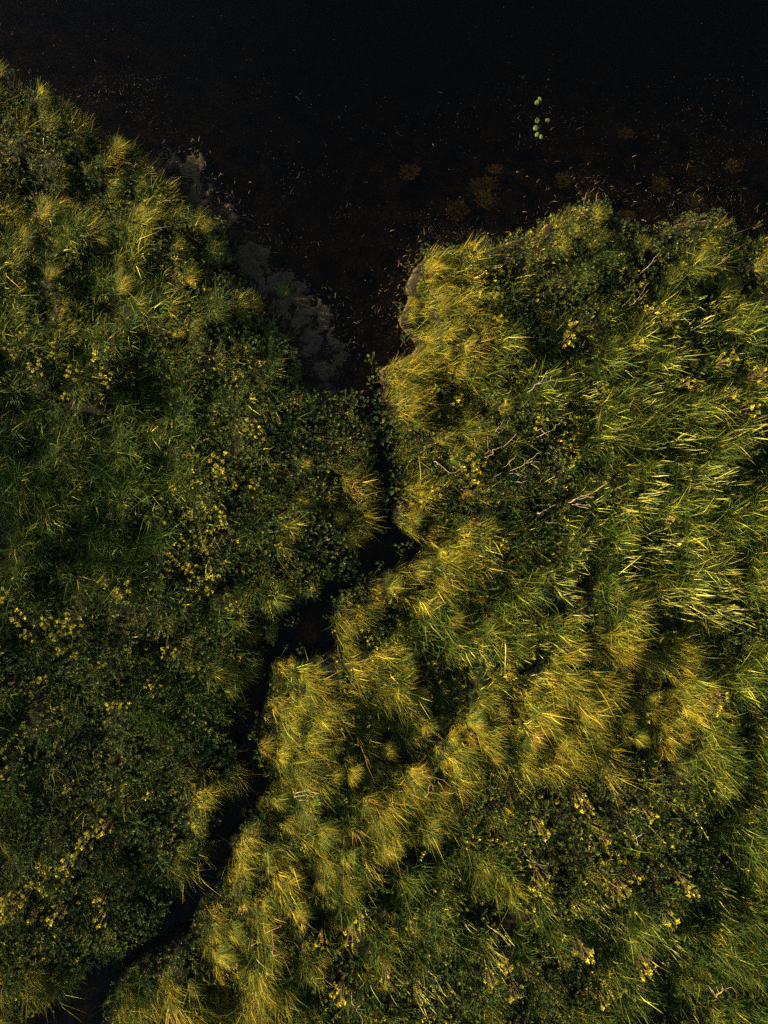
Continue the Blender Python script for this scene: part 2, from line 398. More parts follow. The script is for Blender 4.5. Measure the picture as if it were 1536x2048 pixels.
# yellow-leaved shrubs: u, v, size
YSHR = {
 'in the upper left meadow': [(70, 735, .8), (45, 672, .6), (105, 712, .5), (140, 742, .8), (203, 718, .9), (212, 758, .8), (130, 790, .5), (110, 690, .5), (25, 705, .6)],
 'amid the dark left meadow': [(500, 850, .7), (517, 868, .7), (437, 922, .9), (440, 945, .8), (510, 968, .7), (470, 972, .5), (446, 1030, .6), (448, 1050, .5), (350, 975, .5), (155, 975, .4)],
 'above the lower left bend of the channel': [(410, 1093, .7), (374, 1138, .7), (423, 1150, .7), (417, 1182, .6), (396, 1162, .5), (463, 1215, .6), (560, 1090, .5)],
 'near the left edge at mid height': [(200, 1160, .5), (206, 1173, .5), (240, 1190, 1.1), (35, 1235, .8), (50, 1272, .8), (88, 1245, .7), (138, 1240, 1.0), (145, 1262, .8), (112, 1268, .7), (118, 1305, .6), (150, 1312, .6), (5, 1195, .7), (350, 1305, .6), (328, 1300, .5), (205, 1328, .5)],
 'in the dark lower left thicket': [(80, 1360, .6), (115, 1418, .5), (218, 1410, .6), (300, 1370, .6), (245, 1415, .7), (130, 1580, .5), (10, 1545, .7), (165, 1690, .8), (150, 1712, .6), (205, 1660, .8), (178, 1672, .6), (130, 1730, .8), (195, 1805, .6), (8, 1800, .9), (42, 1800, .7), (110, 1830, .8), (195, 1845, .7), (15, 1830, .7), (290, 1600, .5), (60, 1840, .6)],
 'on the bright right bank': [(1500, 815, 1.1), (1470, 785, .8), (1375, 765, .8), (1400, 770, .7), (1150, 655, .9), (1140, 675, .8), (1330, 620, .8), (1310, 615, .7), (1345, 640, .7), (1280, 690, .7), (1205, 775, .7), (950, 600, .8), (985, 595, .7), (1000, 640, .7), (920, 800, .7), (870, 780, .6), (1525, 745, .8), (1460, 715, .7)],
 'beside the bare branches right of the channel': [(945, 925, 1.1), (950, 950, .9), (1080, 845, .7), (1010, 1090, .6), (870, 985, .7), (850, 1000, .8), (1340, 1040, .6), (1370, 1085, .6)],
 'in the dark lower right thicket': [(1165, 1600, .9), (1180, 1625, .7), (1075, 1655, .9), (1095, 1670, .8), (1085, 1765, .9), (1075, 1785, .7), (1250, 1780, 1.0), (1235, 1800, .9), (1370, 1765, .8), (1385, 1785, .7), (1165, 1905, 1.0), (1175, 1920, .8), (1340, 1840, .8), (1300, 1630, .7), (1280, 1760, .6), (1210, 1680, .5), (1295, 1930, .8), (1290, 1950, .7), (1030, 1990, .8), (1010, 1930, .7), (980, 1960, .8), (700, 1880, .8), (720, 1850, .7), (640, 1890, .7), (770, 1960, .7), (820, 1860, .6), (680, 2000, .8), (1210, 2010, .7), (1445, 1400, .8), (1430, 1420, .7)],
}
# dark green leafy shrubs at the water's edge
GSHR = {
 'leaning over the stream mouth': [(742, 715, .9), (760, 740, .8), (745, 760, .9), (730, 800, .8), (765, 830, 1.0), (700, 830, .8), (670, 850, .9), (800, 750, 1.0), (830, 760, .9)],
 'beside the narrow dark channel': [(790, 985, .9), (775, 1000, .7), (800, 1010, .8), (770, 1060, .6), (720, 1010, .8), (700, 1030, .7), (690, 1130, 1.0), (660, 1140, .9), (620, 1180, 1.0), (590, 1240, .8), (575, 1250, .7), (650, 1235, .6), (690, 1195, .9), (720, 1180, .9), (800, 1100, .9), (760, 1130, .8), (820, 1090, .8), (545, 1285, .7), (570, 1295, .6), (555, 1370, .9), (600, 1300, .8), (510, 1430, .5), (460, 1500, 1.0), (440, 1520, 1.0), (470, 1540, .8), (430, 1650, .8), (400, 1700, .8), (480, 1760, .9), (470, 1780, .8), (640, 1320, .8)],
 'fringing the open water on the right bank': [(812, 575, .8), (806, 640, .8), (812, 672, .8), (800, 610, .7), (820, 530, .7), (845, 545, .8), (880, 520, .8), (900, 505, .7), (940, 505, .8), (1000, 495, .8), (980, 510, .8), (1060, 470, .8), (1085, 445, .7), (1140, 412, .6), (1110, 435, .7), (1300, 450, .6), (1335, 460, .7), (1375, 440, .8), (1395, 430, .8), (1415, 445, .8), (1530, 440, .5), (1470, 470, .6), (1000, 600, 1.0), (1030, 580, 1.0)],
 'on the upper left shoreline': [(15, 145, .9), (20, 190, .9), (60, 290, .9), (75, 330, .9), (30, 250, 1.0), (120, 380, .9), (365, 420, .7), (440, 440, .8), (435, 500, .7), (455, 550, .8), (235, 430, .9), (250, 480, .8), (480, 560, .7), (500, 700, .9), (560, 680, .8)],
}
# broad-leaved reeds: u, v, size
REED = {
 'in the bright stand at the right edge': [(1400, 1192, 1.1), (1440, 1188, 1.1), (1470, 1180, 1.0), (1390, 1212, 1.0), (1450, 1215, 1.1), (1425, 1232, 1.0), (1500, 1240, 1.0), (1365, 1200, 1.0), (1470, 1232, 1.0), (1480, 1205, .9), (1345, 1195, .8), (1415, 1170, .9), (1455, 1250, .9)],
 'on the upper part of the right bank': [(1125, 800, 1.0), (1280, 732, 1.0), (1320, 782, 1.0), (1390, 822, 1.0), (1215, 872, .9), (1385, 882, 1.1), (1520, 860, 1.3), (1310, 892, 1.0), (1370, 897, 1.1), (1440, 932, .9), (1445, 955, 1.0), (1330, 956, .9), (1410, 960, .9), (1470, 955, 1.0), (1300, 800, .8), (1420, 640, .9), (1480, 640, .9), (1350, 690, .8), (1190, 800, .8)],
 'in the middle of the right bank': [(1100, 980, 1.0), (1310, 985, 1.0), (1260, 1025, 1.0), (1420, 1010, .8), (1300, 1010, .9), (1340, 1060, 1.0), (1370, 1062, 1.0), (1400, 1080, .9), (1450, 1060, .8), (1310, 1100, 1.0), (1335, 1112, 1.0), (1460, 1100, 1.0), (1280, 1115, .9), (1345, 1127, .9), (1395, 1130, .9), (1415, 1145, .9), (1040, 1065, .9), (1090, 1072, .9), (1165, 1130, .9), (1140, 1165, .8), (1142, 1195, .9), (1245, 1180, .8), (1270, 1140, .8)],
 'among the sedges right of the channel bend': [(1105, 1306, .7), (970, 1295, .7), (1118, 1312, .6), (1095, 1362, .7), (965, 1105, 1.0), (985, 1080, .7), (1180, 1240, .7), (960, 1160, .7), (900, 1150, .7)],
 'in the lower right corner': [(1215, 1820, 1.0), (1225, 1845, .9), (1455, 1800, .9), (1470, 1850, .9), (865, 1975, 1.1), (850, 2010, 1.0), (890, 1990, 1.0), (1005, 1880, .9), (1000, 1930, .9), (1010, 1965, .8), (935, 1870, .9), (945, 1930, .9), (1250, 1880, .8), (1320, 1860, .8), (1360, 1900, .8), (1450, 1950, .8), (1170, 1830, .7), (790, 2000, .9), (1010, 2030, .8), (1300, 2000, .8)],
}
hum = []
for ar, pts in TUSS.items():
    for (u, v, s, g) in pts: hum.append((*px(u, v, .30), .22 * s, (.05 if 'combed' in ar else .11) * s))
for (x0, y0, rr, hh) in hum:
    ix = (XX > x0 - 1) & (XX < x0 + 1) & (YY > y0 - 1) & (YY < y0 + 1)
    ZZ[ix] += hh * np.exp(-((XX[ix] - x0) ** 2 + (YY[ix] - y0) ** 2) / rr ** 2) * land[ix]
def gz(x, y): return bil(ZZ, x, y)

# ------------------------------------------------------------------ ground and water
ny, nx = XX.shape
V = np.stack([XX.ravel(), YY.ravel(), ZZ.ravel()], 1)
i = (np.arange(ny - 1)[:, None] * nx + np.arange(nx - 1)[None]).ravel()
T = np.concatenate([np.stack([i, i + 1, i + nx + 1], 1), np.stack([i, i + nx + 1, i + nx], 1)])
gm = make_mesh('ground', V, T, smooth=True)
WEEDB = np.clip(np.exp(np.minimum(SDF, 0) / 1.9) * (SDF < .03) * np.maximum(sstep(.10, .42, -SDF), sstep(1.6, 2.6, YY)), 0, 1)            # brown weed grows on the shallow bottom
a = gm.attributes.new('weed', 'FLOAT', 'POINT'); a.data.foreach_set('value', WEEDB.ravel().astype(np.float32))
a = gm.attributes.new('mud', 'FLOAT', 'POINT'); a.data.foreach_set('value', (MUDF * .85 * (1 - land * .9)).ravel().astype(np.float32))
tag(obj('ground', gm, ground_mat()), 'dark peat ground and grey mud under the marsh plants', 'ground', kind='structure')
wv = np.array([(-400, -400, 0), (400, -400, 0), (400, 400, 0), (-400, 400, 0.0)])
tag(obj('water', make_mesh('water', wv, np.array([(0, 1, 2), (0, 2, 3)])), water_mat()), 'still black peaty water of the pond and narrow channel', 'water', kind='structure')

# ------------------------------------------------------------------ carpets nobody could count
def lean_dir(x, y):
    """prevailing lay of the grass (radians): to the right, tipping up at the top and down at the bottom"""
    return 0.085 * y - .08 + 0.8 * (N1(x * .55 + 20, y * .55) - .5)

def clumps(x, y, nb, r, spread, length, lvar, lean0, curl, width, base_cols, comb, tw=.5, seed=0):
    n = len(x)
    idx = np.repeat(np.arange(n), nb); m = len(idx)
    a = r.uniform(0, 2 * math.pi, m)
    ld = lean_dir(x, y)[idx] + r.normal(0, .25, n)[idx]
    rad = spread * np.sqrt(r.random(m))
    bx_ = x[idx] + rad * np.cos(a); by_ = y[idx] + rad * np.sin(a)
    vx = np.cos(a) * (1 - comb) + comb * np.cos(ld); vy = np.sin(a) * (1 - comb) + comb * np.sin(ld)
    az = np.arctan2(vy, vx) + r.normal(0, .25, m)
    L = length * np.exp(r.normal(0, lvar, m)) * (np.exp(r.normal(0, .18, n)) * (.45 + 1.0 * sstep(.2, .8, N3(x * 2.4 + 3, y * 2.4))))[idx]
    b = np.stack([bx_, by_, gz(bx_, by_) - .02], 1)
    c = base_cols[idx] * np.exp(r.normal(-.05, .46, (m, 1))) * (1 + r.normal(0, .07, (m, 3)))
    return ribbons(b, az, np.abs(r.normal(lean0, .15, m)), curl * r.uniform(.5, 1.3, m), L, width * np.exp(r.normal(0, .3, m)), np.clip(c, .004, .7), 2, r.normal(0, tw, m), r=r)

def palette(n, cols_w, r):
    cols = np.array([c for c, w in cols_w]); w = np.array([w for c, w in cols_w]); w = w / w.sum()
    return cols[r.choice(len(cols), n, p=w)] * np.exp(r.normal(0, .22, (n, 1)))

r = np.random.default_rng(3)
x, y, f = scatter(0, 54000, 31, .12, .26, .40)
pal = palette(len(x), [((.048, .080, .011), 5), ((.075, .105, .012), 3), ((.16, .15, .018), 1.6), ((.036, .066, .014), 2.5)], r)
cool = sstep(.9, -.6, x * .35 + .55 * (N2(x * .5, y * .5) - .5) + .25 * sstep(1.5, 5.5, y) * 3)[:, None]     # deepens the left meadow's shade in the sedge colour: darker, cooler green
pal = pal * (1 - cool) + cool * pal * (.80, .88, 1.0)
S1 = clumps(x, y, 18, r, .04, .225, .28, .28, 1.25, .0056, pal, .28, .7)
# sparse taller flag leaves standing out of the sward, most of them on the right bank
x, y, f = scatter(0, 30000, 33, .12, .3, .45)
k = r.random(len(x)) < .16 + .42 * sstep(-.5, 2.5, x + .25 * y) + .2 * sstep(2, 5, y)
k &= r.random(len(x)) < .3 + .7 * sstep(-6.5, -2.5, y)
x, y = x[k], y[k]
pal = palette(len(x), [((.26, .27, .028), 4), ((.34, .31, .05), 3), ((.15, .19, .02), 3)], r)  # bright yellow-green puts sun-caught highlights into the blade colour on the lit banks
S1b = clumps(x, y, 5, r, .06, .27, .28, .30, .85, .0078, pal, .45, .35)
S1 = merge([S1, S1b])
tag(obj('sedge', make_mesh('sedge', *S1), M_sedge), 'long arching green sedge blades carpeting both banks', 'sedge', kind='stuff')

r = np.random.default_rng(4)
x, y, f = scatter(1, 66000, 41, .04, .28, .26)
pal = palette(len(x), [((.27, .205, .022), 3), ((.18, .155, .017), 4), ((.095, .105, .012), 6), ((.26, .16, .04), .6)], r)
S2 = clumps(x, y, 20, r, .05, .225, .25, .40, 1.30, .0048, pal, .66, .35)
tag(obj('marsh_grass', make_mesh('marsh_grass', *S2), M_straw), 'fine straw-coloured marsh grass combed over in soft waves', 'grass', kind='stuff')

def sprigs(x, y, zt, r, nl, L0, cols_, tl=.03):
    n = len(x); idx = np.repeat(np.arange(n), nl); m = len(idx)
    k = np.tile(np.arange(nl), n)
    az = k * 2.4 + r.uniform(0, 6.28, n)[idx] + r.normal(0, .2, m)
    pitch = r.uniform(.0, .9, m)
    h = -.05 * r.random(m)
    tilt = r.normal(0, tl, (n, 2))
    b = np.stack([x[idx] + tilt[idx, 0] * k / nl, y[idx] + tilt[idx, 1] * k / nl, zt[idx] + h], 1)
    c = cols_[idx] * np.exp(r.normal(0, .25, (m, 1)))
    L = L0 * r.uniform(.65, 1.3, m)
    return leaves(b, az, pitch, L, L * r.uniform(.38, .55, m), np.clip(c, .004, .7))

r = np.random.default_rng(5)
x, y, f = scatter(2, 150000, 51, -.09, .22, .22)
k = (bil(SDF, x, y) > .02) | (y > -1.5)
x, y, f = x[k], y[k], f[k]
zt = np.maximum(gz(x, y), 0) + .06 + .34 * r.random(len(x)) ** .7 * (.45 + .9 * N3(x * 2.2, y * 2.2))
pal = palette(len(x), [((.050, .080, .016), 5), ((.035, .060, .016), 4), ((.085, .105, .018), 2.5), ((.16, .145, .020), 1.0), ((.11, .06, .03), .4)], r)
yel = (r.random(len(x)) < .34 * sstep(.55, .78, .6 * N5(x * 1.3 + 5, y * 1.3) + .4 * N1(x * 4, y * 4)))
pal[yel] = palette(int(yel.sum()), [((.34, .28, .022), 3), ((.26, .24, .025), 2)], r)        # yellow-leaved sprigs grow in patches
S3 = sprigs(x, y, zt, r, 7, .034, pal)
# thin upright twigs carry the leaves
xt = x[::3]; yt = y[::3]; m = len(xt); b = np.stack([xt, yt, gz(xt, yt) - .02], 1)
S4 = ribbons(b, r.uniform(0, 6.28, m), np.abs(r.normal(0, .08, m)), r.normal(0, .15, m), zt[::3] - b[:, 2], .006, vary((.075, .05, .032), m, .2, .1, r), 2, r=r)
tag(obj('low_shrub_foliage', make_mesh('low_shrub_foliage', *merge([S3, S4])), M_shrub), 'dense dark green low bog shrub foliage between the grasses', 'shrub foliage', kind='stuff')

# floating litter on the water and mud
r = np.random.default_rng(6)
n = 300000
x = r.uniform(-8, 8, n); y = r.uniform(-1, 9, n)
u, v = uv(x, y)
s = bil(SDF, x, y); mf = bil(MUDF, x, y)
p = np.exp(s / 1.1) * (s < 0) * (.10 + sstep(.38, .72, .5 * N1(x * .9 + 7, y * .9) + .5 * N5(x * 3, y * 3))) * .55
p = np.where(v < 150, p * .15, p)
k = r.random(n) < p
x, y = x[k], y[k]; m = len(x)
b = np.stack([x, y, np.maximum(gz(x, y), 0) + .004], 1)
big = r.random(m) < .03
S5 = ribbons(b, r.uniform(0, 6.28, m), r.uniform(1.2, 1.57, m), 0, np.where(big, r.uniform(.05, .14, m), r.uniform(.005, .014, m)), np.where(big, .003, r.uniform(.0025, .005, m)),
             palette(m, [((.09, .066, .042), 3), ((.06, .045, .032), 4), ((.17, .10, .04), 1), ((.07, .06, .05), 2)], r), 2, r.normal(0, .4, m), roll=r.normal(0, .3, m), r=r)
n = 90000                                           # matted dead fibres lying on the mud
x = r.uniform(-8, 8, n); y = r.uniform(-1, 9.5, n)
k = (r.random(n) < bil(MUDF, x, y) * (.3 + .7 * N2(x * 4, y * 4))) & (bil(SDF, x, y) < .12)
x, y = x[k], y[k]; m = len(x)
b = np.stack([x, y, np.maximum(gz(x, y), 0) + .006], 1)
S6 = ribbons(b, r.uniform(0, 6.28, m), r.uniform(1.0, 1.5, m), r.uniform(0, .4, m), r.uniform(.03, .10, m), r.uniform(.003, .006, m),
             palette(m, [((.10, .085, .065), 3), ((.06, .052, .042), 4), ((.15, .12, .08), 1)], r), 2, r.normal(0, .7, m), r=r)
S5 = merge([S5, S6])
tag(obj('floating_litter', make_mesh('floating_litter', *S5), M_litter), 'scattered bits of dead reed and leaf afloat near the shore', 'litter', kind='stuff')

# drowned and dead stems thinning out from the bank into the water
r = np.random.default_rng(16)
n = 160000
x = r.uniform(-8.5, 8.5, n); y = r.uniform(1.2, 9.5, n); sd_ = bil(SDF, x, y)
k = r.random(n) < np.exp(sd_ / .22) * (sd_ < .05) * .55 * (.15 + sstep(.3, .7, N2(x * 2.3, y * 2.3)))
x, y = x[k], y[k]; m = len(x)
b = np.stack([x, y, np.maximum(gz(x, y), -.05)], 1)
S7 = ribbons(b, r.uniform(0, 6.28, m), np.abs(r.normal(.35, .3, m)), r.uniform(0, 1.2, m), r.uniform(.07, .20, m), r.uniform(.003, .006, m),
             np.clip(palette(m, [((.11, .075, .035), 4), ((.17, .12, .05), 2), ((.07, .08, .02), 3), ((.16, .08, .04), 1)], r), .004, .7), 2, r.normal(0, .5, m), r=r)
tag(obj('drowned_stems', make_mesh('drowned_stems', *S7), M_litter), 'thin brown dead stems standing in the shallows along the shore', 'dead stems', kind='stuff')

# ------------------------------------------------------------------ plants one can count
ORD = ['', 'second', 'third', 'fourth', 'fifth', 'sixth', 'seventh', 'eighth', 'ninth', 'tenth', 'eleventh', 'twelfth'] 
def order_words(k, n, a='top', b='bottom'):
    """place of item k (0-based) among n, counted from the nearer end"""
    if n == 1: return ''
    if k == 0: return a + 'most '
    if k == n - 1: return b + 'most '
    e, j = (a, k) if k < n - k else (b, n - 1 - k)
    w = ORD[j] if j < len(ORD) else {12: 'thirteenth', 13: 'fourteenth', 14: 'fifteenth', 15: 'sixteenth', 16: 'seventeenth'}.get(j, str(j + 1) + 'th')
    return w + ' from ' + e + ', '

def tussock_meshes(k):
    r = np.random.default_rng(700 + k)
    out = []
    for part, nb, w, L, cols_ in (('straw', 360, .0062, .46, [((.36, .27, .028), 3.5), ((.24, .20, .021), 4), ((.34, .21, .05), .6), ((.13, .135, .015), 4)]),
                                  ('green', 250, .0068, .48, [((.085, .12, .020), 3), ((.13, .14, .026), 3), ((.06, .10, .02), 2)])):
        a = r.uniform(0, 6.283, nb); rad = .13 * np.sqrt(r.random(nb))
        b = np.stack([rad * np.cos(a), rad * np.sin(a), -.03 + .04 * (1 - (rad / .13) ** 2)], 1)
        wave = r.normal(0, .35)
        comb = 1.15
        az = np.arctan2(np.sin(a) * (1 - comb) + comb * math.sin(wave), np.cos(a) * (1 - comb) + comb * math.cos(wave)) + r.normal(0, .25, nb)
        nl = 11                                                          # blades gather in locks
        lc = np.stack([r.normal(0, .085, nl), r.normal(0, .085, nl)], 1)
        d2 = ((b[:, None, :2] - lc[None]) ** 2).sum(2); lock = d2.argmin(1)
        laz = np.arctan2(lc[:, 1] * 4 + comb * math.sin(wave), lc[:, 0] * 4 + comb * math.cos(wave)) + r.normal(0, .22, nl)
        az = laz[lock] + r.normal(0, .19, nb)
        b[:, :2] = b[:, :2] * .55 + lc[lock] * .45
        V, T, C = ribbons(b, az, .15 + 1.9 * rad + np.abs(r.normal(0, .15, nb)), r.uniform(.8, 1.9, nb), L * np.exp(r.normal(0, .2, nb)), w * r.uniform(.7, 1.3, nb),
                          np.clip(palette(nb, cols_, r), .004, .7), 4, r.normal(.15, .4, nb), r=r)
        out.append(make_mesh('tussock_' + part, V, T, C))
    return out
TM = [tussock_meshes(k) for k in range(10)]
r = np.random.default_rng(8)
for area, pts in TUSS.items():
    pts = sorted(pts, key=lambda p: p[1])
    for k, (u, v, s, g) in enumerate(pts):
        x0, y0 = px(u, v, .30)
        tone = 'golden' if g >= .7 else ('straw-green' if g >= .4 else 'green')
        t = empty('grass_tussock', (x0, y0, float(gz(x0, y0)) - .02), float(lean_dir(np.array(x0), np.array(y0))) + r.normal(0, .3), (.50 if 'combed' in area else .60) * s)
        tag(t, order_words(k, len(pts)) + tone + ' grass tussock ' + area, 'grass tussock', 'grass tussocks ' + area)
        q = t.scale[0] * r.uniform(.85, 1.2); t.scale = (q * r.uniform(.9, 1.25), q * r.uniform(.9, 1.45), q * r.uniform(.8, 1.1))
        ms = TM[r.integers(len(TM))]
        if g > .3: obj('straw_blades', ms[0], M_tstraw, t)
        if g >= .8: obj('straw_blades', TM[r.integers(len(TM))][0], M_tstraw, t, rot=(0, 0, r.normal(0, .35)), scale=(.9, .9, 1.15))
        if g < .85: obj('green_blades', ms[1], M_tgreen, t, rot=(0, 0, r.normal(0, .3)))
        if g <= .3:
            obj('green_blades', TM[r.integers(len(TM))][1], M_tgreen, t, rot=(0, 0, r.normal(0, .5)), scale=(1.08, 1.08, .95))

# shrubs: stems with leafy twig ends
def cluster_mesh(k, cols_, nl, L0):
    r = np.random.default_rng(900 + k)
    P = [(*tube([(0, 0, -.05), (0, 0, .0)], [.004, .003], 4), np.full((8, 3), .08))]
    for q in range(3):
        ax = r.normal(0, .006, 2)
        P.append(sprigs(np.array([ax[0]]), np.array([ax[1]]), np.array([r.uniform(-.012, .012)]), r, nl, L0, palette(1, cols_, r), .008))
    return make_mesh('leaf_cluster', *merge(P))
YC = [cluster_mesh(k, [((.40, .33, .022), 4), ((.34, .30, .025), 3), ((.24, .25, .03), 2)], 6, .037) for k in range(8)]
GC = [cluster_mesh(50 + k, [((.060, .10, .022), 4), ((.085, .125, .028), 3), ((.13, .14, .03), 1.2)], 7, .034) for k in range(8)]
def stem_mesh(pts):
    P = []
    for (x, y, z) in pts:
        v, t = tube([(0.25 * x * .3, .25 * y * .3, -.05), (.55 * x, .55 * y, z * .55), (x, y, z)], [.006, .005, .003], 4)
        P.append((v, t, np.repeat(vary((.10, .065, .04), 1, .1, .05, rng), len(v), 0)))
    return make_mesh('stem', *merge(P))
FORMS = []
for k in range(6):
    r = np.random.default_rng(80 + k); m = 7
    a = np.arange(m) * 2.4 + r.uniform(0, 6.28); rad = .145 * np.sqrt((np.arange(m) + .4) / m)
    pts = [(rad[i] * math.cos(a[i]) + r.normal(0, .015), rad[i] * math.sin(a[i]) + r.normal(0, .015), .52 - rad[i] * .9 + r.normal(0, .04)) for i in range(m)]
    FORMS.append((pts, stem_mesh(pts)))
def shrub(name, u, v, s, kind, label, group, r, hmul=1.0):
    pts, sm = FORMS[r.integers(len(FORMS))]
    x0, y0 = px(u, v, .68 if kind == 'y' else .36)
    z0 = max(float(gz(x0, y0)), 0) - .02
    t = empty(name, (x0, y0, z0), r.uniform(0, 6.28), 1.0)
    t.scale = (s, s, hmul * (.7 + .3 * s))
    tag(t, label, 'shrub', group)
    obj('stem', sm, M_twig, t)
    bank = YC if kind == 'y' else GC
    for i in range(3 if s < .55 else (5 if s < .75 else 7)):
        obj('leaf_cluster', bank[r.integers(len(bank))], M_sprig, t, loc=pts[i], rot=(r.normal(0, .25), r.normal(0, .25), r.uniform(0, 6.28)))
r = np.random.default_rng(9)
for area, pts in YSHR.items():
    pts = sorted(pts, key=lambda p: p[0])
    for k, (u, v, s) in enumerate(pts):
        shrub('yellow_shrub', u, v, s * 1.15, 'y', order_words(k, len(pts), 'left', 'right') + 'yellow-leaved shrub ' + area, 'yellow shrubs ' + area, r, 1.25)
for area, pts in GSHR.items():
    pts = sorted(pts, key=lambda p: p[1])
    for k, (u, v, s) in enumerate(pts):
        shrub('bog_shrub', u, v, s * .85, 'g', order_words(k, len(pts)) + 'dark green leafy shrub ' + area, 'leafy shrubs ' + area, r, .75)

# reeds: fans of broad leaves
def reed_leaf(k):
    r = np.random.default_rng(1200 + k)
    c = np.array([[(.22, .25, .035), (.34, .33, .065), (.37, .34, .09)][k % 3]]) 
    V, T, C = ribbons(np.zeros((1, 3)), np.array([0.0]), .05, r.uniform(.3, .9),   .39 * r.uniform(.8, 1.2), .0122, c, 5, r.normal(0, .2), roll=np.array([r.uniform(-.5, .5)]), r=r)
    return make_mesh('leaf', V, T, C)
RL = [reed_leaf(k) for k in range(9)]
r = np.random.default_rng(10)
for area, pts in REED.items():
    pts = sorted(pts, key=lambda p: p[1])
    for k, (u, v, s) in enumerate(pts):
        x0, y0 = px(u, v, .52)
        ld = 0.07 * y0 + r.normal(0, .12)
        x0 -= .13 * math.cos(ld); y0 -= .13 * math.sin(ld)
        t = empty('reed_clump', (x0, y0, float(gz(x0, y0)) - .02), ld, s)
        tag(t, order_words(k, len(pts)) + 'pale-tipped broad-leaved reed clump ' + area, 'reed', 'reed clumps ' + area)
        for q in range(int(7 + 3 * s)):
            obj('leaf', RL[r.integers(len(RL))], M_reed, t, loc=(r.normal(0, .09), r.normal(0, .10), 0),
                rot=(r.normal(0, .12), r.uniform(.12, .55), r.normal(0, .27)), scale=(1, 1, r.uniform(.8, 1.2)))

# bare dead branches traced over the shrubs; every polyline lies on the plant tops about 0.6 m above the water
def zpx(X, Y): return 860 + X / 4.267, 720 + Y / 4.267
DEAD = [
 ('pale forked bare branch above the yellow shrub, upper one', [[(540, 665), (575, 585), (625, 515)], [(580, 625), (640, 580), (665, 520)]]),
 ('long crooked bare branch across the yellow shrub', [[(480, 832), (540, 798), (535, 765), (625, 740), (690, 680), (725, 640)], [(460, 805), (510, 770), (490, 700), (490, 640)], [(380, 660), (395, 740)]]),
 ('short straight whitish bare branch right of the yellow shrub', [[(660, 900), (700, 850), (760, 785)]]),
 ('longest whitish bare branch with a side fork, right of the yellow shrub', [[(690, 945), (780, 910), (850, 850), (955, 790)], [(830, 880), (890, 868), (940, 870)], [(870, 885), (900, 905), (935, 935)]]),
 ('thin hooked bare twig below the longest whitish branch', [[(690, 970), (760, 968), (830, 995)], [(740, 968), (780, 1000)]]),
 ('small crooked bare twig just below the yellow shrub', [[(545, 1030), (545, 1000), (575, 985), (600, 962)], [(545, 1010), (570, 1030)]]),
 ('small forked bare twig lowest of the pale branches', [[(720, 1040), (770, 1050), (825, 1025)], [(770, 1050), (800, 1058)]]),
 ('curved bare branch at upper right of the pale branches', [[(945, 645), (1040, 600), (1085, 555), (1115, 515)], [(910, 610), (960, 575)], [(940, 600), (1020, 655)]]),
 ('topmost forked bare branch near the bright green sedge', [[(850, 270), (895, 220), (935, 185), (975, 115)], [(900, 220), (1005, 195), (1018, 155)]]),
 ('bundle of pale dead stalks in the dark shrub gap', [[(1190, 1215), (1270, 1165), (1375, 1140)], [(1200, 1200), (1290, 1180), (1370, 1165)], [(1195, 1235), (1270, 1255), (1340, 1270)], [(1230, 1230), (1310, 1240), (1350, 1255)]]),
 ('slanting bare twig left of the dead stalk bundle', [[(930, 1310), (1000, 1280), (1080, 1225)], [(925, 1300), (960, 1330)]]),
 ('low bare twig among reeds below the slanting twig', [[(1000, 1385), (1060, 1392), (1140, 1390)]]),
 ('thin bare twigs left of the yellow shrub', [[(45, 870), (110, 920), (165, 970), (260, 940)], [(190, 910), (290, 955)], [(245, 860), (255, 930)]]),
]
DEAD2 = [
 ('reddish crooked dead twigs below the lower golden patch', [[(505, 1885), (520, 1876), (545, 1882), (560, 1890)], [(545, 1862), (550, 1885), (548, 1900), (565, 1893)], [(535, 1858), (560, 1845), (566, 1840)]]),
 ('thin dead twig near the bottom edge', [[(705, 2000), (722, 2022), (728, 2040)], [(715, 2012), (720, 2000)]]),
 ('pale dead stick on the right bank near the water', [[(1282, 545), (1300, 528), (1312, 512)], [(1290, 540), (1308, 524)]]),
 ('short reddish stick right of the bright tussock', [[(1430, 533), (1443, 523), (1450, 516)], [(1440, 525), (1452, 518)]]),
 ('pale dead stalks standing below the waterside tussock', [[(1270, 605), (1284, 585), (1292, 570)], [(1278, 600), (1296, 580)], [(1245, 612), (1262, 596)]]),
 ('pale flattened dead stalks beside the lower right thicket', [[(1050, 1705), (1070, 1720), (1090, 1735)], [(1052, 1716), (1075, 1722), (1095, 1728)], [(1058, 1725), (1078, 1735)]]),
 ('grey dead twigs inside the dark lower right thicket', [[(1268, 1680), (1262, 1660), (1250, 1645)], [(1264, 1668), (1280, 1655)], [(1230, 1740), (1210, 1735), (1195, 1725)]]),
 ('straw-coloured dead stalk tuft near the lower right corner', [[(1430, 1990), (1440, 1972), (1436, 1958)], [(1440, 1975), (1460, 1968), (1470, 1978)], [(1434, 1985), (1428, 1965)]]),
 ('pale dead straw bundle in the golden patch', [[(590, 1590), (615, 1582), (640, 1588)], [(595, 1580), (620, 1574), (645, 1580)], [(600, 1595), (625, 1594)]]),
 ('brownish dead twigs in the dark left meadow', [[(430, 1075), (438, 1088), (442, 1100)], [(445, 1070), (440, 1085), (432, 1098)], [(428, 1090), (446, 1092)]]),
 ('upright brown dead stalk at the water edge of the right tip', [[(1172, 402), (1175, 390), (1176, 380)], [(1196, 398), (1200, 380)]]),
 ('russet dead branches in the combed golden grass', [[(845, 1545), (860, 1560), (870, 1580)], [(855, 1550), (885, 1555), (905, 1570)], [(860, 1565), (850, 1590)], [(875, 1560), (890, 1580), (912, 1582)]]),
]
r = np.random.default_rng(12)
